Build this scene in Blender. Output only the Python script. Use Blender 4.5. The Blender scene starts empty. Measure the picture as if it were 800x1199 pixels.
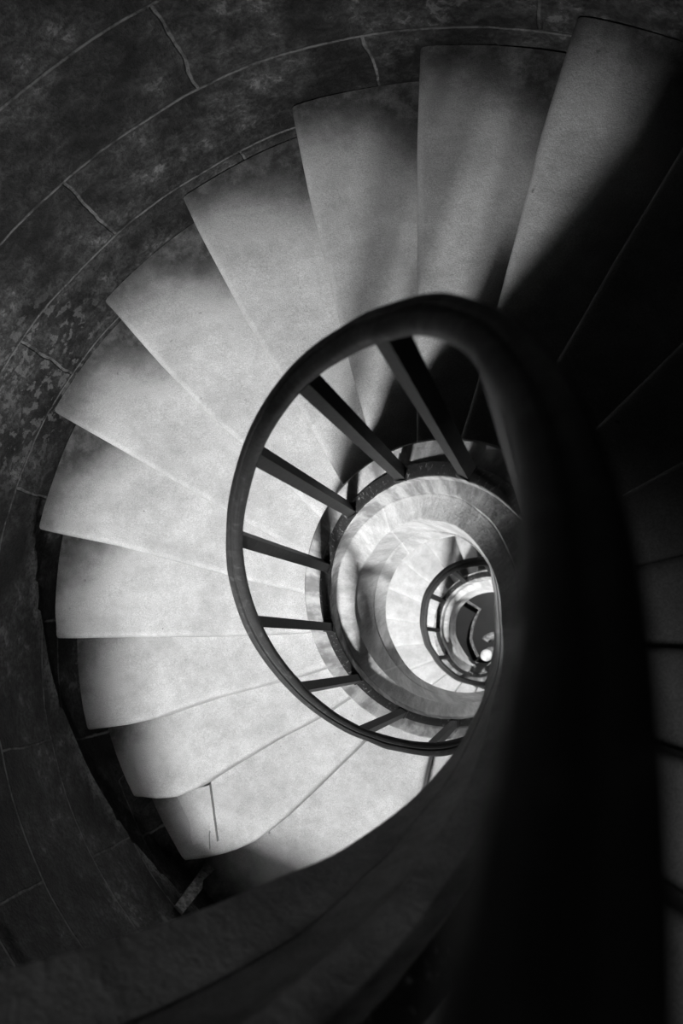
import bpy, math, random
from mathutils import Vector, Matrix, noise
random.seed(4)
PI = math.pi
C = bpy.context.scene.collection

# ------------------------------------------------------------------ geometry of the stair
F_PX = 1174.1
TX, TY = 0.1274, 0.1957
AX, AY = -0.326, 0.0194          # stair axis seen from the camera
ZF = 8.78                        # camera height above the floor
H = 0.17                         # riser
D = 0.2655                       # angle of one step
P = H / D                        # rise per radian
TH0, ZT = 3.9593, -4.0572        # nosing angle and height of step 0
KMIN, KMAX = -27, 23

def W(x, y, z):                  # stair-axis coordinates (z measured from the camera) -> world
    return Vector((x, y, z + ZF))
def cyl(r, t, z):
    return W(r*math.cos(t), r*math.sin(t), z)
def hz(z0, t):                   # height of a helix that passes z0 at angle pi
    return z0 + P*(PI - t)
def lerp(tab, x):
    if x <= tab[0][0]: return tab[0][1]
    for (a, b), (c, d) in zip(tab, tab[1:]):
        if x <= c:
            s = (x - a)/(c - a); s = s*s*(3 - 2*s)
            return b + (d - b)*s
    return tab[-1][1]
def lin(tab, x):
    if x <= tab[0][0]: return tab[0][1]
    for (a, b), (c, d) in zip(tab, tab[1:]):
        if x <= c: return b + (d - b)*(x - a)/(c - a)
    return tab[-1][1]
def nz(x, y, z, s=1.0): return noise.noise(Vector((x*s, y*s, z*s)))

WALL = [(60, 1.57), (105, 1.585), (120, 1.57), (136, 1.56), (151, 1.56), (166, 1.545), (182, 1.53), (200, 1.527), (230, 1.535), (270, 1.56), (420, 1.57)]
def wall_r(deg):
    d = deg % 360
    if d < 60: d += 360
    return lerp(WALL, d)

# ------------------------------------------------------------------ scene helpers
def link_mesh(name, verts, faces, mat, parent=None, smooth=True, uvs=None, autosmooth=None):
    me = bpy.data.meshes.new(name)
    me.from_pydata([tuple(v) for v in verts], [], faces)
    me.validate(); me.update()
    if uvs:
        lay = me.uv_layers.new(name='UVMap')
        for l in me.loops: lay.data[l.index].uv = uvs[l.vertex_index]
    for p in me.polygons: p.use_smooth = smooth
    if mat: me.materials.append(mat)
    o = bpy.data.objects.new(name, me); C.objects.link(o)
    if parent is not None: o.parent = parent
    if smooth and autosmooth:
        me.set_sharp_from_angle(angle=math.radians(autosmooth))
    return o
def recentre(o, p):              # put the origin of a mesh object at the point p
    p = Vector(p); o.data.transform(Matrix.Translation(-p)); o.location = p
def thing(name, loc, label, cat, group=None):
    o = bpy.data.objects.new(name, None); C.objects.link(o); o.location = loc
    o.empty_display_size = .1
    tag(o, label, cat, group); return o
def tag(o, label, cat, group=None):
    o['label'] = label; o['category'] = cat
    if group: o['group'] = group
def structure(o): o['kind'] = 'structure'; return o
def sweep(stations, closed_profile=True, caps=True):
    """stations: list of lists of points -> verts, faces"""
    n = len(stations[0]); V = []; Fc = []
    for s in stations: V += s
    for i in range(len(stations) - 1):
        for j in range(n if closed_profile else n - 1):
            a = i*n + j; b = i*n + (j + 1) % n
            Fc.append((a, b, b + n, a + n))
    if caps:
        Fc.append(tuple(range(n - 1, -1, -1))); m = (len(stations) - 1)*n
        Fc.append(tuple(range(m, m + n)))
    return V, Fc
def fix_normals(o):
    import bmesh
    bm = bmesh.new(); bm.from_mesh(o.data); bmesh.ops.recalc_face_normals(bm, faces=bm.faces); bm.to_mesh(o.data); bm.free()

# ------------------------------------------------------------------ materials
def new_mat(name):
    m = bpy.data.materials.new(name); m.use_nodes = True
    nt = m.node_tree; nt.nodes.clear()
    out = nt.nodes.new('ShaderNodeOutputMaterial'); b = nt.nodes.new('ShaderNodeBsdfPrincipled')
    nt.links.new(b.outputs[0], out.inputs[0])
    return m, nt, b
def N(nt, typ, **kw):
    n = nt.nodes.new(typ)
    for k, v in kw.items():
        if k in n.inputs.keys() if isinstance(k, str) else False: n.inputs[k].default_value = v
        else: setattr(n, k, v)
    return n
def noise_tex(nt, vec, scale, detail=5, rough=.6, dist=0):
    n = nt.nodes.new('ShaderNodeTexNoise'); n.inputs['Scale'].default_value = scale
    n.inputs['Detail'].default_value = detail; n.inputs['Roughness'].default_value = rough; n.inputs['Distortion'].default_value = dist
    nt.links.new(vec, n.inputs['Vector']); return n.outputs['Fac']
def math_n(nt, op, a, b=None, c=None, clamp=False):
    n = nt.nodes.new('ShaderNodeMath'); n.operation = op; n.use_clamp = clamp
    for i, v in enumerate((a, b, c)):
        if v is None: continue
        if isinstance(v, (int, float)): n.inputs[i].default_value = v
        else: nt.links.new(v, n.inputs[i])
    return n.outputs[0]
def ramp(nt, fac, lo, hi, a=0., b=1.):
    n = nt.nodes.new('ShaderNodeMapRange'); n.interpolation_type = 'SMOOTHSTEP'
    nt.links.new(fac, n.inputs['Value'])
    for k, v in (('From Min', lo), ('From Max', hi), ('To Min', a), ('To Max', b)): n.inputs[k].default_value = v
    return n.outputs['Result']
def mixf(nt, f, a, b):
    n = nt.nodes.new('ShaderNodeMix'); n.data_type = 'FLOAT'
    for s, v in ((0, f), (2, a), (3, b)):
        if isinstance(v, (int, float)): n.inputs[s].default_value = v
        else: nt.links.new(v, n.inputs[s])
    return n.outputs[0]
def grey(nt, b, val):
    c = nt.nodes.new('ShaderNodeCombineColor')
    for i in range(3): nt.links.new(val, c.inputs[i])
    nt.links.new(c.outputs[0], b.inputs['Base Color'])
def bump(nt, b, h, strength, dist):
    n = nt.nodes.new('ShaderNodeBump'); n.inputs['Strength'].default_value = strength; n.inputs['Distance'].default_value = dist
    nt.links.new(h, n.inputs['Height']); nt.links.new(n.outputs[0], b.inputs['Normal'])
def world_pos(nt): return nt.nodes.new('ShaderNodeNewGeometry').outputs['Position']

def mat_step():
    m, nt, b = new_mat('limestone_tread')
    pos = world_pos(nt)
    uv = nt.nodes.new('ShaderNodeUVMap'); uv.uv_map = 'UVMap'
    sx = nt.nodes.new('ShaderNodeSeparateXYZ'); nt.links.new(uv.outputs[0], sx.inputs[0])
    r, s = sx.outputs[0], sx.outputs[1]
    n1 = noise_tex(nt, pos, 5, 4, .6); n2 = noise_tex(nt, pos, 22, 5, .7); n3 = noise_tex(nt, pos, 330, 2, .6)
    base = mixf(nt, ramp(nt, n1, .30, .70), .47, .62)
    base = math_n(nt, 'MULTIPLY', base, ramp(nt, n2, .25, .75, .87, 1.08))
    base = math_n(nt, 'MULTIPLY', base, ramp(nt, n3, .3, .7, .78, 1.18))
    # unworn grime plus shade painted dark along the wall and riser foot, ragged edge
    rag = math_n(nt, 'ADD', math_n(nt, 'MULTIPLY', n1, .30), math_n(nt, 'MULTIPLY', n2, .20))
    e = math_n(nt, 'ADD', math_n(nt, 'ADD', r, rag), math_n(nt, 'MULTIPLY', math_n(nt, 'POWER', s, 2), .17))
    dirt_shade = ramp(nt, e, 1.58, 1.84)
    grime_shade = math_n(nt, 'MULTIPLY', base, ramp(nt, n2, .3, .7, .07, .22))
    base = mixf(nt, dirt_shade, base, grime_shade)
    # little pits
    v = nt.nodes.new('ShaderNodeTexVoronoi'); v.inputs['Scale'].default_value = 16; nt.links.new(pos, v.inputs['Vector'])
    pit = math_n(nt, 'MULTIPLY', ramp(nt, v.outputs['Distance'], .05, .11, 1, 0), ramp(nt, n2, .52, .6))
    base = mixf(nt, math_n(nt, 'MULTIPLY', pit, .75), base, .10)
    grey(nt, b, base); b.inputs['Roughness'].default_value = .75; b.inputs['Specular IOR Level'].default_value = .25
    bump(nt, b, math_n(nt, 'ADD', math_n(nt, 'MULTIPLY', n2, 1.0), math_n(nt, 'MULTIPLY', n3, .35)), .35, .008)
    return m
def mat_curb():
    m, nt, b = new_mat('string_stone')
    pos = world_pos(nt)
    uv = nt.nodes.new('ShaderNodeUVMap'); uv.uv_map = 'UVMap'
    sx = nt.nodes.new('ShaderNodeSeparateXYZ'); nt.links.new(uv.outputs[0], sx.inputs[0])
    n1 = noise_tex(nt, pos, 9, 5, .65); n2 = noise_tex(nt, pos, 42, 5, .7); n3 = noise_tex(nt, pos, 240, 2, .6)
    base = mixf(nt, ramp(nt, n1, .35, .65), .40, .58)
    base = math_n(nt, 'MULTIPLY', base, ramp(nt, n2, .25, .75, .86, 1.1))
    base = math_n(nt, 'MULTIPLY', base, ramp(nt, n3, .25, .75, .86, 1.1))
    # joints between the blocks of the string
    fr = math_n(nt, 'FRACT', math_n(nt, 'ADD', math_n(nt, 'DIVIDE', sx.outputs[0], .62), math_n(nt, 'MULTIPLY', n1, .02)))
    j = ramp(nt, fr, .0, .022, 1, 0)
    base = mixf(nt, math_n(nt, 'MULTIPLY', j, .5), base, .72)
    # weathered dark film on the upper fascia and the top, broken by the grain
    film = math_n(nt, 'MULTIPLY', ramp(nt, sx.outputs[1], .55, .75), ramp(nt, n1, .36, .6, 1, .3))
    base = mixf(nt, film, base, .19)
    grey(nt, b, base); b.inputs['Roughness'].default_value = .8; b.inputs['Specular IOR Level'].default_value = .2
    bump(nt, b, math_n(nt, 'ADD', n2, math_n(nt, 'MULTIPLY', n3, .3)), .5, .008)
    return m
def mat_wall():
    m, nt, b = new_mat('old_masonry')
    pos = world_pos(nt)
    uv = nt.nodes.new('ShaderNodeUVMap'); uv.uv_map = 'UVMap'
    n1 = noise_tex(nt, pos, 3.2, 6, .65); n2 = noise_tex(nt, pos, 15, 6, .72, .3); n3 = noise_tex(nt, pos, 70, 4, .7)
    # courses and upright joints, slightly wavering
    nc = nt.nodes.new('ShaderNodeTexNoise'); nc.inputs['Scale'].default_value = 5; nc.inputs['Detail'].default_value = 4
    nt.links.new(pos, nc.inputs['Vector'])
    vm = nt.nodes.new('ShaderNodeVectorMath'); vm.operation = 'MULTIPLY_ADD'; nt.links.new(nc.outputs['Color'], vm.inputs[0])
    vm.inputs[1].default_value = (.05, .022, 0); nt.links.new(uv.outputs[0], vm.inputs[2])
    br = nt.nodes.new('ShaderNodeTexBrick'); nt.links.new(vm.outputs[0], br.inputs['Vector'])
    br.inputs['Scale'].default_value = 1; br.inputs['Mortar Size'].default_value = .007; br.inputs['Mortar Smooth'].default_value = .6
    br.inputs['Brick Width'].default_value = .92; br.inputs['Row Height'].default_value = .366
    br.offset = .5
    base = mixf(nt, ramp(nt, n1, .35, .65), .005, .042)
    base = math_n(nt, 'MULTIPLY', base, ramp(nt, n2, .3, .7, .35, 1.7))
    base = math_n(nt, 'MULTIPLY', base, ramp(nt, n3, .3, .7, .45, 1.6))
    mort = math_n(nt, 'MULTIPLY', br.outputs['Fac'], ramp(nt, n2, .38, .58, .12, 1))
    base = mixf(nt, mort, base, .13)
    # scabs of old limewash
    sc = math_n(nt, 'MULTIPLY', ramp(nt, n2, .57, .62), ramp(nt, n1, .50, .60))
    base = mixf(nt, math_n(nt, 'MULTIPLY', sc, .8), base, .15)
    # a field of old limewash left in flakes beside the upper steps
    vd = nt.nodes.new('ShaderNodeVectorMath'); vd.operation = 'DISTANCE'; nt.links.new(pos, vd.inputs[0])
    vd.inputs[1].default_value = cyl(1.56, math.radians(150), -3.02)
    fl = math_n(nt, 'MULTIPLY', ramp(nt, vd.outputs['Value'], .18, .48, 1, 0), ramp(nt, noise_tex(nt, pos, 24, 4, .6), .54, .58))
    base = mixf(nt, math_n(nt, 'MULTIPLY', fl, .8), base, .12)
    ed = nt.nodes.new('ShaderNodeAttribute'); ed.attribute_name = 'chipped_edge'
    base = mixf(nt, math_n(nt, 'MULTIPLY', ed.outputs['Fac'], ramp(nt, n3, .3, .6)), base, .40)
    grey(nt, b, base); b.inputs['Roughness'].default_value = .7; b.inputs['Specular IOR Level'].default_value = .3
    hgt = math_n(nt, 'ADD', math_n(nt, 'MULTIPLY', n2, .8), math_n(nt, 'ADD', math_n(nt, 'MULTIPLY', n3, .35), math_n(nt, 'MULTIPLY', br.outputs['Fac'], -.6)))
    bump(nt, b, hgt, .7, .02)
    return m
def mat_rail():
    m, nt, b = new_mat('dark_handrail_wood')
    uv = nt.nodes.new('ShaderNodeUVMap'); uv.uv_map = 'UVMap'
    mp = nt.nodes.new('ShaderNodeMapping'); mp.inputs['Scale'].default_value = (3, 60, 1); nt.links.new(uv.outputs[0], mp.inputs['Vector'])
    g = noise_tex(nt, mp.outputs[0], 2.2, 5, .65); n2 = noise_tex(nt, world_pos(nt), 55, 4, .7)
    base = mixf(nt, ramp(nt, g, .3, .7), .016, .05)
    w = math_n(nt, 'MULTIPLY', ramp(nt, n2, .56, .66), .6)
    base = mixf(nt, w, base, .08)
    grey(nt, b, base)
    nt.links.new(ramp(nt, n2, .3, .7, .38, .62), b.inputs['Roughness']); b.inputs['Specular IOR Level'].default_value = .35
    bump(nt, b, math_n(nt, 'ADD', g, n2), .3, .004)
    return m
def mat_iron():
    m, nt, b = new_mat('black_painted_iron')
    n2 = noise_tex(nt, world_pos(nt), 70, 4, .7)
    grey(nt, b, ramp(nt, n2, .3, .75, .012, .035)); b.inputs['Roughness'].default_value = .55; b.inputs['Specular IOR Level'].default_value = .35
    bump(nt, b, n2, .25, .002)
    return m
def mat_bar():
    m, nt, b = new_mat('flaking_iron_strip')
    n2 = noise_tex(nt, world_pos(nt), 60, 5, .75, .5)
    grey(nt, b, mixf(nt, ramp(nt, n2, .58, .64), .02, .20)); b.inputs['Roughness'].default_value = .6; b.inputs['Specular IOR Level'].default_value = .3
    bump(nt, b, n2, .5, .006)
    return m
def mat_floor():
    m, nt, b = new_mat('dark_floor_slab')
    n = noise_tex(nt, world_pos(nt), 6, 5, .6)
    grey(nt, b, ramp(nt, n, .3, .7, .004, .010)); b.inputs['Roughness'].default_value = .7
    return m
def mat_pale():
    m, nt, b = new_mat('pale_stone')
    n = noise_tex(nt, world_pos(nt), 30, 5, .7)
    grey(nt, b, ramp(nt, n, .3, .7, .5, .75)); b.inputs['Roughness'].default_value = .7
    bump(nt, b, n, .3, .004)
    return m
def mat_grey():
    m, nt, b = new_mat('mottled_grey_stone')
    n = noise_tex(nt, world_pos(nt), 45, 5, .75)
    grey(nt, b, ramp(nt, n, .35, .65, .05, .26)); b.inputs['Roughness'].default_value = .8
    bump(nt, b, n, .5, .008)
    return m
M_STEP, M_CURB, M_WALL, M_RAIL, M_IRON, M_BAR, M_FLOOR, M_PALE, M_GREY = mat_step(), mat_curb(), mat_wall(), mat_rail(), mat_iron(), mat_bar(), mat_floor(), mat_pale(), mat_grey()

# ------------------------------------------------------------------ steps
FRONT = {0: [(.42, 1.5), (.57, 2.2), (.76, 1.3), (1.03, .4), (1.17, -.5), (1.27, -2.2), (1.36, -4.1), (1.45, -6.3)],
 1: [(.42, -.3), (.62, .6), (.82, -.3), (1.04, -.2), (1.2, .1), (1.28, -.4), (1.35, -1.6), (1.43, -3.7)],
 2: [(.42, -1.2), (.57, 0), (.93, -.3), (1.19, .5), (1.3, .3), (1.45, -.5)],
 3: [(.42, -1.6), (.63, 0), (.85, .5), (1.47, .6)],
 4: [(.42, -1.6), (.69, -.1), (.9, 0), (1.23, .1), (1.5, .7)],
 5: [(.42, -1.0), (.58, 0), (.97, .4), (1.23, .3), (1.52, .4)],
 6: [(.42, -.8), (.68, 0), (.99, 1.2), (1.25, .9), (1.52, .2)],
 7: [(.42, -.5), (.78, .1), (1.1, .6), (1.45, .2), (1.56, -.1)],
 8: [(.42, -.5), (.78, .1), (1.29, -.1), (1.58, -.6)],
 9: [(.42, -1.5), (.63, -.6), (.94, -.2), (1.3, .1), (1.58, -.1)],
 10: [(.42, -1.3), (.64, -1.1), (.9, -.3), (1.25, .3), (1.57, 0)]}
DEF = [(.42, -1.5), (.65, -.7), (.95, 0), (1.57, 0)]
OUTER = {0: 1.45, 1: 1.435, 2: 1.46, 3: 1.475, 4: 1.525}     # the ends that stop short of the wall
def nos_angle(k, r):
    if k == -1: k = -2                                       # the step below number 0 is a double-width landing
    return TH0 - D*k + math.radians(lin(FRONT.get(k, DEF), r))
def step_z(k): return ZT + H*k + (H*max(0, 1 - (-3 - k)/8) if k <= -3 else 0)
def riser(k): return step_z(k) - (step_z(k - 1) if k != -1 else step_z(-3))
R_IN = .432
def step_mesh(k):
    zk = step_z(k)
    def r_out(frac):
        t = math.degrees(TH0 - D*(k + (2*frac - 1 if k == -1 else frac)))
        rw = wall_r(t) - .004
        if k in OUTER:
            nxt = OUTER.get(k + 1, rw)
            rw = min(rw, OUTER[k] + (min(nxt, rw) - OUTER[k])*frac*.7)
        return rw
    NR = 26
    prof_s = [0, 0, .003, .010, .022, .045]                # arc length from the riser
    prof_z = [None, -.026, -.010, -.003, -.0005, 0]
    NT = 9
    V = []; U = []; ST = []
    for i in range(NR + 1):
        q = i/NR
        row = []; ru = []
        def add(frac, s, z, vv):
            r = R_IN + (r_out(vv) - R_IN)*q
            a0 = nos_angle(k, r); a1 = nos_angle(k + 1 if k != -3 else -1, r)
            t = a0 + (a1 - a0)*frac - s/r
            row.append(cyl(r, t, z)); ru.append((r, vv))
        rr = R_IN + (1.5 - R_IN)*q
        wear = .010*math.exp(-((rr - .98)/.28)**2)
        fb = zk - riser(k) - .10 if k > KMIN else -ZF
        add(0, 0, fb, 0)
        for s, z in zip(prof_s[1:], prof_z[1:]):
            w = wear + .004*nz(rr*3, k*1.7, s*8)
            add(0, s, zk + z - w, 0)
        w0 = wear + .004*nz(rr*3, k*1.7, .4)
        for jn in range(1, NT + 1):
            f = jn/NT
            a0 = nos_angle(k, rr); a1 = nos_angle(k + 1 if k != -3 else -1, rr)
            f0 = .045/rr/(a0 - a1); fr = f0 + (1 - f0)*f
            add(fr, 0, zk - w0*(1 - f)**2 + (.003*nz(rr*4, k*2.3, f*2) if jn < NT else 0), fr)
        add(1, 0, zk - .10 if k > KMIN else -ZF, 1)
        ST.append(row); U += ru
    V, Fc = sweep(ST)
    return V, Fc, U
def ordinal(n):
    w = ['lowest', 'second', 'third', 'fourth', 'fifth', 'sixth', 'seventh', 'eighth', 'ninth', 'tenth', 'eleventh', 'twelfth', 'thirteenth',
         'fourteenth', 'fifteenth', 'sixteenth', 'seventeenth', 'eighteenth', 'nineteenth', 'twentieth', 'twenty-first', 'twenty-second', 'twenty-third', 'twenty-fourth', 'twenty-fifth', 'twenty-sixth', 'twenty-seventh']
    return w[n - 1]
UP = {-1: 'broad pale landing step lowest in view, half cut off by the dark overhanging string',
 0: 'pale stone step with a raised mortar patch, just above the lowest step in view',
 1: 'pale stone step with a curved nosing, directly above the step with the mortar patch',
 2: 'pale stone step with a dark outer end, two above the step with the mortar patch',
 3: 'pale stone step whose straight nosing runs level across the picture toward the railing',
 4: 'pale stone step just above the one with the level straight nosing',
 5: 'pale stone step two above the one with the level straight nosing',
 6: 'pale stone step three above the level one, its wall end under flaking limewash',
 7: 'pale stone step four above the level one, before the first streak of baluster shadow',
 8: 'stone step crossed by the first soft baluster shadow, highest fully lit outer end',
 9: 'stone step with its nosing upright in the picture, crossed by a second baluster shadow',
 10: 'stone step half in shade, the long slanting shadow edge running along it',
 11: 'stone step wholly in shade beside the bend of the handrail, next after the half-shaded one',
 12: 'dark stone step beyond the handrail, second after the half-shaded one',
 13: 'nearly black stone step beside the near handrail, third after the half-shaded one'}
for k in range(KMIN, KMAX + 1):
    if k == -2: continue
    V, Fc, U = step_mesh(k)
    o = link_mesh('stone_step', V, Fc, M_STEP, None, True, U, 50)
    fix_normals(o); o.data.set_sharp_from_angle(angle=math.radians(50))
    tm = TH0 - D*(k + .5)
    recentre(o, cyl(1.0, tm, step_z(k) - .2))
    if k in UP: lab = UP[k]
    elif k < -1: lab = 'stone step far down the well, %s up from the dark floor' % ordinal(k - KMIN + 1)
    else: lab = 'black unlit stone step of the near flight, %s above the half-shaded one' % ordinal(k - 10)
    grp = 'steps deep down the well' if k < -1 else ('lit steps of the upper turn' if k <= 11 else 'dark steps of the near flight')
    tag(o, lab, 'step', grp)
    if k == 0:
        # skim of mortar left on the outer end of the tread
        pts = [(1.185, .97), (1.22, .68), (1.285, .21), (1.283, .40), (1.30, .33), (1.335, .12), (1.34, .24), (1.42, .20), (1.40, .60), (1.36, .97)]
        hts = [.026, .028, .026, .022, .016, .012, .006, -.004, -.004, -.004]
        top = []; bot = []
        for (r, f), ht in zip(pts, hts):
            a = nos_angle(0, r) + (nos_angle(1, r) - nos_angle(0, r))*f
            bot.append(cyl(r, a, ZT - .02)); top.append(cyl(r, a, ZT + ht))
        n = len(pts)
        Fp = [tuple(range(n)), tuple(range(2*n - 1, n - 1, -1))] + [(i, (i + 1) % n, n + (i + 1) % n, n + i) for i in range(n)]
        uv = [(min(r, 1.3), f) for r, f in pts]*2
        pm = link_mesh('mortar_patch', top + bot, Fp, M_STEP, None, False, uv)
        fix_normals(pm)
        pm.parent = o; pm.matrix_parent_inverse = Matrix.Translation(-o.location)
        pm['label'] = 'raised skim of pale mortar'

# ------------------------------------------------------------------ stone string (curb) round the well
SB = [(-180, .262), (-77, .262), (-63, .271), (-50, .273), (-39, .271), (-27, .264), (-12, .252), (6, .244), (20, .249), (38, .263), (58, .275), (76, .256), (104, .242), (133, .234), (150, .233), (184, .238), (230, .255), (300, .262), (420, .262)]
TURN2 = [(380, 0), (450, .05), (500, .065), (530, .05), (560, .025), (600, .0), (640, -.02)]
Z_CURB = -3.34
Q12 = [(-200, .335), (-60, .335), (-40, .329), (-15, .305), (6, .290), (24, .2935), (45, .302), (62, .311), (82, .316), (104, .323), (131, .331), (146, .336), (420, .335)]
Q23 = [(-200, .313), (-47, .313), (-39, .306), (-15, .283), (6, .270), (36, .2645), (55, .266), (70, .264), (86, .271), (104, .274), (121, .272), (143, .285), (170, .292), (420, .292)]
QBL = [(-200, .304), (-70, .302), (-57, .292), (-46, .284), (-20, .268), (10, .254), (40, .262), (76, .266), (104, .258), (134, .252), (184, .256), (240, .270), (420, .275)]
def curb_profile(deg):
    c, q, s_, l, b_ = .349, lerp(Q12, deg), lerp(Q23, deg), lerp(QBL, deg), lerp(SB, deg)
    s_ = min(s_, q - .012); l = min(l, s_ - .006)
    return [(.430, -.50), (.430, .030), (.424, .040), (.362, .024), (.352, .010), (c, -.004), (c - .001, -.040), (q + .011, -.075), (q + .009, -.088),
            (q + .004, -.094), (q, -.101), (s_ + .003, -.128), (s_, -.133), (s_ - .001, -.142), (s_ + .004, -.152), (s_ + .003, -.18), (l + .006, -.340),
            (l + .005, -.352), (l + .010, -.360), (l + .002, -.372), (b_ + .004, -.462), (b_, -.475), (b_ + .005, -.50)]
PH_TOP, PH_END = -200, 632
CURBV = [.1, .5, 1, 1, .95, .95, .95, .9, .75, .5, .2, .2, .2, .2, .3, .3, .2, .2, .3, .2, .1, .1, .1]
ST = []; U = []
deg = PH_TOP; arc = 0
while deg <= PH_END:
    t = math.radians(deg)
    off = lerp(TURN2, deg)
    curl = 0
    if deg > 575: s = (deg - 575)/57; curl = -.20*s*s
    row = []
    CURB = curb_profile(deg)
    for j, (r, z) in enumerate(CURB):
        f = max(0, min(1, (.430 - r)/.168)); f2 = f if off < 0 else f
        rr = r + off*f2 + curl*(.9 if r > .4 else 1)
        if j == 4 or j == 5:
            rr += .004*nz(deg*.31, j*3.1, 5) + .003*nz(deg*.9, j, 2)
        zz = hz(Z_CURB, t) + z
        if j in (3, 4, 5): zz += .004*nz(deg*.4, 7, j)
        row.append(cyl(rr, t, max(zz, -ZF + .001*(len(CURB) - j) if z < -.1 else -ZF + .05)))
        U.append((t*.34, CURBV[j]))
    ST.append(row); deg += 2
V, Fc = sweep(ST)
o = link_mesh('stone_string', V, Fc, M_CURB, None, True, U); fix_normals(o)
o.data.set_sharp_from_angle(angle=math.radians(38))
recentre(o, cyl(0, 0, -ZF))
tag(o, 'moulded stone string winding around the open well, carrying the railing', 'stair string')

# ------------------------------------------------------------------ railing: handrail, balusters, foot strip
RO = [(-140, .354), (4, .353), (20, .355), (35, .360), (46, .363), (61, .354), (75, .347), (97, .345), (120, .3435), (143, .347), (164, .356), (181, .358), (203, .356), (222, .358), (240, .363), (251, .374), (275, .392),
      (310, .39), (380, .39), (445, .420), (480, .432), (500, .430), (525, .412), (545, .398), (560, .381), (586, .370), (609, .348), (640, .33)]
RI = [(-140, .319), (4, .319), (20, .3205), (37, .326), (46, .325), (60, .317), (75, .313), (100, .310), (124, .3095), (150, .315), (180, .316), (203, .317), (212, .322), (229, .327), (240, .332), (275, .345),
      (310, .345), (380, .345), (445, .372), (480, .384), (500, .382), (525, .366), (545, .354), (560, .340), (586, .330), (609, .31), (640, .29)]
Z_RAIL = -2.283
RP = [(-.50, -.050), (.50, -.050), (.55, -.038), (.95, -.026), (1.0, -.012), (.97, -.002), (.80, .007), (.45, .011), (.16, .011), (.04, .005), (-.08, .005), (-.2, .010), (-.5, .009), (-.82, .002), (-.98, -.008), (-1.0, -.020), (-.93, -.030), (-.55, -.040)]
rail = thing('stair_railing', cyl(0, 0, -ZF), 'dark railing with wooden handrail and square iron balusters spiralling around the well', 'railing')
inv = Matrix.Translation(-rail.location)
def child(name, V, Fc, mat, U=None, smooth=True, sharp=40):
    o = link_mesh(name, [v - rail.location for v in V], Fc, mat, rail, smooth, U); fix_normals(o)
    if smooth: o.data.set_sharp_from_angle(angle=math.radians(sharp))
    return o
ST = []; U = []; deg = -140
RAIL_END = 628
while deg <= RAIL_END:
    t = math.radians(deg); ro, ri = lerp(RO, deg), lerp(RI, deg); c = (ro + ri)/2; h = (ro - ri)/2
    wob = .0012*nz(deg*.05, 1, 3)
    row = []; n = len(RP)
    for j, (s, z) in enumerate(RP):
        row.append(cyl(c + s*h + wob, t, hz(Z_RAIL, t) + z)); U.append((t*.34, j/n))
    ST.append(row); deg += 2
V, Fc = sweep(ST); child('handrail', V, Fc, M_RAIL, U)['label'] = 'dark varnished wooden handrail'
def rail_c(deg): return (lerp(RO, deg) + lerp(RI, deg))/2
def foot_r(deg): return .361 + lerp(TURN2, deg)*.75 + (-.16*((deg - 575)/57)**2 if deg > 575 else 0)
ST = []; U = []; deg = -140
while deg <= RAIL_END - 2:
    t = math.radians(deg); r = foot_r(deg); z = hz(Z_CURB, t) + .020
    e = .0015*nz(deg*.35, 4, 1)
    row = [cyl(r - .0155 + e, t, z), cyl(r - .0155 + e, t, z + .014), cyl(r - .013, t, z + .017), cyl(r + .012, t, z + .023), cyl(r + .015, t, z + .020), cyl(r + .015, t, z + .004)]
    ST.append(row); deg += 2
V, Fc = sweep(ST); child('foot_strip', V, Fc, M_BAR, None)['label'] = 'flat black iron strip with flaking paint'
BD, B0 = 29.577, 59.07
for j in range(-5, 20):
    deg = B0 + BD*j
    if deg > RAIL_END - 6: break
    t = math.radians(deg)
    rb = foot_r(deg); rt = rail_c(deg) + .004
    zb = hz(Z_CURB, t) + .036; zt = hz(Z_RAIL, t) - .046
    w = .0135; ST = []
    for r, z, q in ((rb, zb, 1.25), (rb, zb + .012, 1.25), (rb, zb + .02, 1), (rt, zt, 1)):
        row = []
        for a, b2 in ((-1, -1), (1, -1), (1, 1), (-1, 1)):
            x = r + a*w*q; tt = t + b2*w*q/r
            sl = -P*(tt - t) if z != zb else -P*(tt - t)
            row.append(cyl(x, tt, z + (sl if z in (zb, zt) else 0)))
        ST.append(row)
    V, Fc = sweep(ST); child('baluster', V, Fc, M_IRON, None, False)

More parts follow.
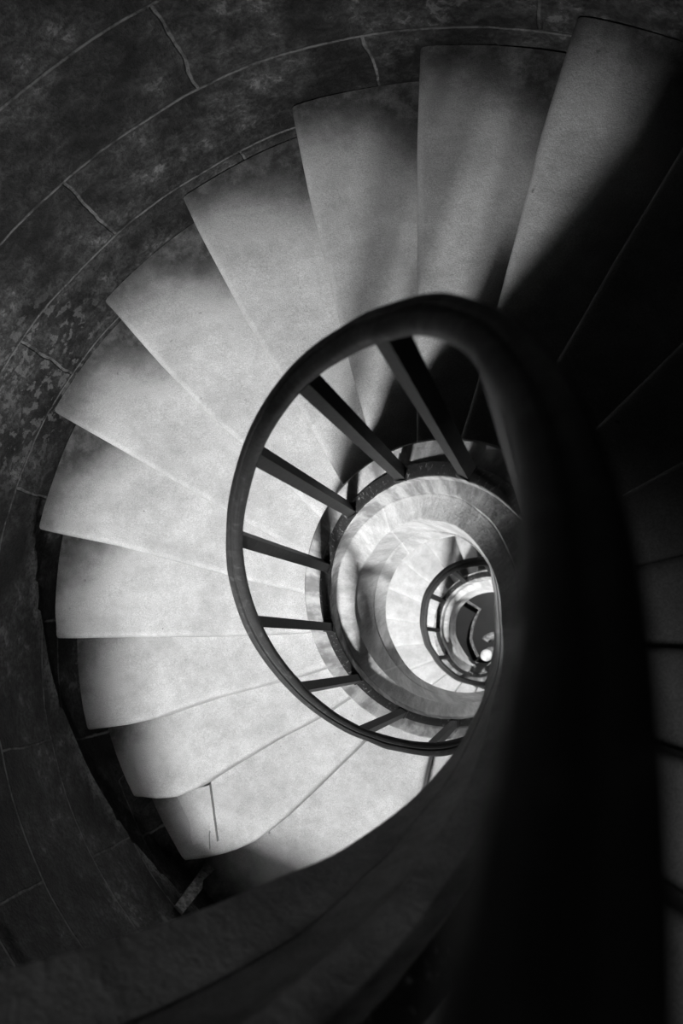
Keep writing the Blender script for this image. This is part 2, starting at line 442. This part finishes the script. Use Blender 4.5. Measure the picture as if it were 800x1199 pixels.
# ------------------------------------------------------------------ outer wall with small daylight windows
WINS = [(250.0, -.86), (250.0, -.86 - 2*PI*P), (56.0, -2.80), (56.0, -2.80 - 2*PI*P)]      # azimuth and height of each lamp-lit slot; last opening added to brighten lower string
WIN_HALF = 18.0
def win_z(z): return z - 2.0, z - .25
Z_TOP = 2.6
def skirt_z(deg_unwrapped): return ZT + (TH0 - math.radians(deg_unwrapped))*P - .015
def in_win(deg, z):
    for az, zc in WINS:
        d = (deg - az + 180) % 360 - 180
        a, b = win_z(zc)
        if abs(d) < WIN_HALF - .01 and a < z < b: return True
    return False
cols = [i*2.0 for i in range(180)]
zs = []; z = -ZF
while z < Z_TOP + .001: zs.append(z); z += .04
for az, zc in WINS: zs += list(win_z(zc))
zs = sorted(zs); V = []; Fc = []; U = []; EDGE = []
nC = len(cols)
for i in range(nC + 1):
    dg = i*2.0
    zsk = skirt_z(dg) + .012*nz(dg*.12, 3, 7); jsk = min(range(len(zs)), key=lambda q: abs(zs[q] - zsk))
    for jz, z in enumerate(zs):
        snap = 158 < dg < 262 and jz == jsk
        if snap: z = zsk
        rw = wall_r(dg)
        # ragged lower edge of the facing above the steps of the visible turn
        rec = 0; edge = 0
        if 158 < dg < 262:
            g = z - zsk
            s = max(0, min(1, (dg - 158)/14))
            if -.5 < g < 0.0 and not snap and jz < jsk: rec = .12*s
            edge = s*max(0, 1 - abs(g - .015)/.045)*max(0, min(1, .5 + 1.6*nz(dg*.2, 9, 1)))
        rr = rw + rec + .006*nz(dg*.06, z*3, 2)
        t = math.radians(dg)
        V.append(cyl(rr, t, z)); U.append((t*1.56 + .15, z + 2.44 + .366*20)); EDGE.append(edge)
m = len(zs)
for i in range(nC):
    for j in range(m - 1):
        if in_win(i*2.0 + 1, (zs[j] + zs[j + 1])/2): continue
        a = i*m + j
        Fc.append((a, a + 1, a + m + 1, a + m))
o = structure(link_mesh('wall_outer', V, Fc, M_WALL, None, True, U)); o['label'] = 'dark old masonry wall of the round stairwell'
at = o.data.attributes.new('chipped_edge', 'FLOAT', 'POINT')
for i, e in enumerate(EDGE): at.data[i].value = e
# window reveals, splayed through the thick wall
for n, (az, zc) in enumerate(WINS):
    za, zb = win_z(zc)
    rings = []
    for r, hw, y0, y1 in ((1.555, WIN_HALF, za, zb), (2.06, 5.2, zc - .62, zc + .26), (2.12, 6.5, zc - .72, zc + .34), (1.60, WIN_HALF + 1.5, za - .08, zb + .08)):
        x0, x1 = math.radians(az - hw), math.radians(az + hw)
        rings.append([cyl(r, x0, y0), cyl(r, x1, y0), cyl(r, x1, y1), cyl(r, x0, y1)])
    V, Fc = sweep(rings, True, False)
    o = structure(link_mesh('window_%d' % (n + 1), V, Fc, M_GREY, None, False)); fix_normals(o)

def disc(name, r, z, mat, hole=None):
    V = [cyl(0, 0, z)] + [cyl(r, 2*PI*i/96, z) for i in range(96)]
    return structure(link_mesh(name, V, [(0, 1 + i, 1 + (i + 1) % 96) for i in range(96)], mat, None, False))
disc('floor', 1.62, -ZF, M_FLOOR)

# pale kerb set in the dark floor of the well
kp = [(-.36, .37), (-.285, .315), (-.185, .255), (-.225, .175), (-.25, .10), (-.262, 0), (-.235, -.08), (-.20, -.15)]
def ribbon(pts, w, z0, z1):
    ST = []
    for i, p in enumerate(pts):
        a = Vector(pts[max(0, i - 1)]); b = Vector(pts[min(len(pts) - 1, i + 1)]); d = (b - a).normalized(); nrm = Vector((-d.y, d.x))
        q = Vector(p); l, r = q + nrm*w/2, q - nrm*w/2; l2, r2 = q + nrm*w*.4, q - nrm*w*.4
        ST.append([W(l.x, l.y, z0), W(l2.x, l2.y, z1), W(r2.x, r2.y, z1), W(r.x, r.y, z0)])
    return sweep(ST)
V, Fc = ribbon(kp, .024, -ZF, -ZF + .04)
o = structure(link_mesh('trim_1', V, Fc, M_GREY, None, False)); fix_normals(o)

# a broken sliver of stone leaning on the wall by the lowest step
pl = [(1.462, 222.6, -4.225), (1.452, 224.4, -4.225), (1.468, 224.6, -4.10), (1.478, 225.6, -4.06), (1.512, 226.6, -3.86), (1.516, 225.0, -3.86)]
V = [cyl(r, math.radians(t), z) for r, t, z in pl] + [cyl(r - .014, math.radians(t), z + .001) for r, t, z in pl]
n = len(pl)
o = link_mesh('stone_shard', V, [tuple(range(n)), tuple(range(2*n - 1, n - 1, -1))] + [(i, (i + 1) % n, n + (i + 1) % n, n + i) for i in range(n)], M_GREY, None, False)
fix_normals(o); recentre(o, V[0])
tag(o, 'narrow broken sliver of stone leaning against the dark wall under the patched step', 'stone shard')

# newel with a ball at the foot of the railing
def lathe(profile, cx, cy, n=28):
    ST = []
    for r, z in profile: ST.append([W(cx + r*math.cos(2*PI*i/n), cy + r*math.sin(2*PI*i/n), z) for i in range(n)])
    return sweep(ST)
NX, NY, NZ = -.085, -.125, -7.95
newel = thing('newel_post', W(NX, NY, -ZF), 'pale stone newel with a round white ball at the very bottom of the well', 'newel post')
def nchild(name, V, Fc, mat, smooth=True):
    o = link_mesh(name, [v - newel.location for v in V], Fc, mat, newel, smooth); fix_normals(o)
    if smooth: o.data.set_sharp_from_angle(angle=math.radians(40))
    return o
nchild('ball', *lathe([(.002, NZ - .046)] + [(.046*math.sin(a), NZ - .046*math.cos(a)) for a in [PI*i/14 for i in range(1, 14)]] + [(.002, NZ + .046)], NX, NY), M_PALE)
nchild('shaft', *lathe([(.062, -ZF), (.062, -ZF + .09), (.048, -ZF + .11), (.040, -ZF + .2), (.036, NZ - .12), (.046, NZ - .10), (.046, NZ - .08), (.024, NZ - .06), (.022, NZ - .038)], NX, NY), M_GREY)
ST = []
for i in range(25):
    a = math.radians(150 - i*9.0); rr = .105 - .0022*i; cx, cy = NX + .075, NY + .06
    c = (cx + rr*math.cos(a), cy + rr*math.sin(a)); ca, sa = math.cos(a), math.sin(a); wd = .034 - .0006*i
    ST.append([W(c[0] + ca*q*wd, c[1] + sa*q*wd, NZ - .14 + zz) for q, zz in ((-1, -.06), (-1, .02), (-.5, .04), (.5, .04), (1, .02), (1, -.06))])
nchild('scroll', *sweep(ST), M_GREY)['label'] = 'mottled grey stone scroll'

# ------------------------------------------------------------------ daylight
def window_light(az, z, power, size=(.30, .36)):
    L = bpy.data.lights.new('window_daylight', 'AREA'); L.shape = 'RECTANGLE'; L.size, L.size_y = size; L.energy = power
    o = bpy.data.objects.new('window_daylight', L); C.objects.link(o)
    p = cyl(2.05, math.radians(az), z); o.location = p
    tgt = cyl(.2, math.radians(az + 180), z - 1.05)
    o.rotation_euler = (tgt - p).to_track_quat('-Z', 'Y').to_euler()
    return o
for (az, z), power in zip(WINS, (182, 210, 40, 150)): window_light(az, z, power)  # fourth lamp and its opening are added to lift the lower string
L = bpy.data.lights.new('near_string_fill', 'AREA'); L.shape = 'DISK'; L.size = .3; L.energy = .16; L.spread = math.radians(17)
o = bpy.data.objects.new('near_string_fill', L); C.objects.link(o); p = cyl(.36, math.radians(-60), 2.55); o.location = p      # unseen narrow lamp added to lighten the near string's mouldings
o.rotation_euler = (cyl(.36, math.radians(-60), -.8) - p).to_track_quat('-Z', 'Y').to_euler()
w = bpy.data.worlds.new('sky'); bpy.context.scene.world = w; w.use_nodes = True
w.node_tree.nodes['Background'].inputs[0].default_value = (.6, .6, .6, 1); w.node_tree.nodes['Background'].inputs[1].default_value = .03

# ------------------------------------------------------------------ camera
cd = bpy.data.cameras.new('camera'); cam = bpy.data.objects.new('camera', cd); C.objects.link(cam)
cx, sx, cy, sy = math.cos(TX), math.sin(TX), math.cos(TY), math.sin(TY)
R = Matrix(((1, 0, 0), (0, cx, -sx), (0, sx, cx))) @ Matrix(((cy, 0, sy), (0, 1, 0), (-sy, 0, cy)))
cam.matrix_world = Matrix.Translation(W(-AX, -AY, 0)) @ R.to_4x4()
cd.sensor_fit = 'VERTICAL'; cd.sensor_height = 36; cd.lens = F_PX*36/1199
cd.clip_start = .02
cd.dof.use_dof = True; cd.dof.focus_distance = 2.9; cd.dof.aperture_fstop = 5.6
sc = bpy.context.scene; sc.camera = cam
sc.view_settings.view_transform = 'Standard'; sc.view_settings.look = 'None'; sc.view_settings.gamma = 1; sc.view_settings.use_curve_mapping = False
sc.view_settings.exposure = 0
sc.cycles.diffuse_bounces = 1
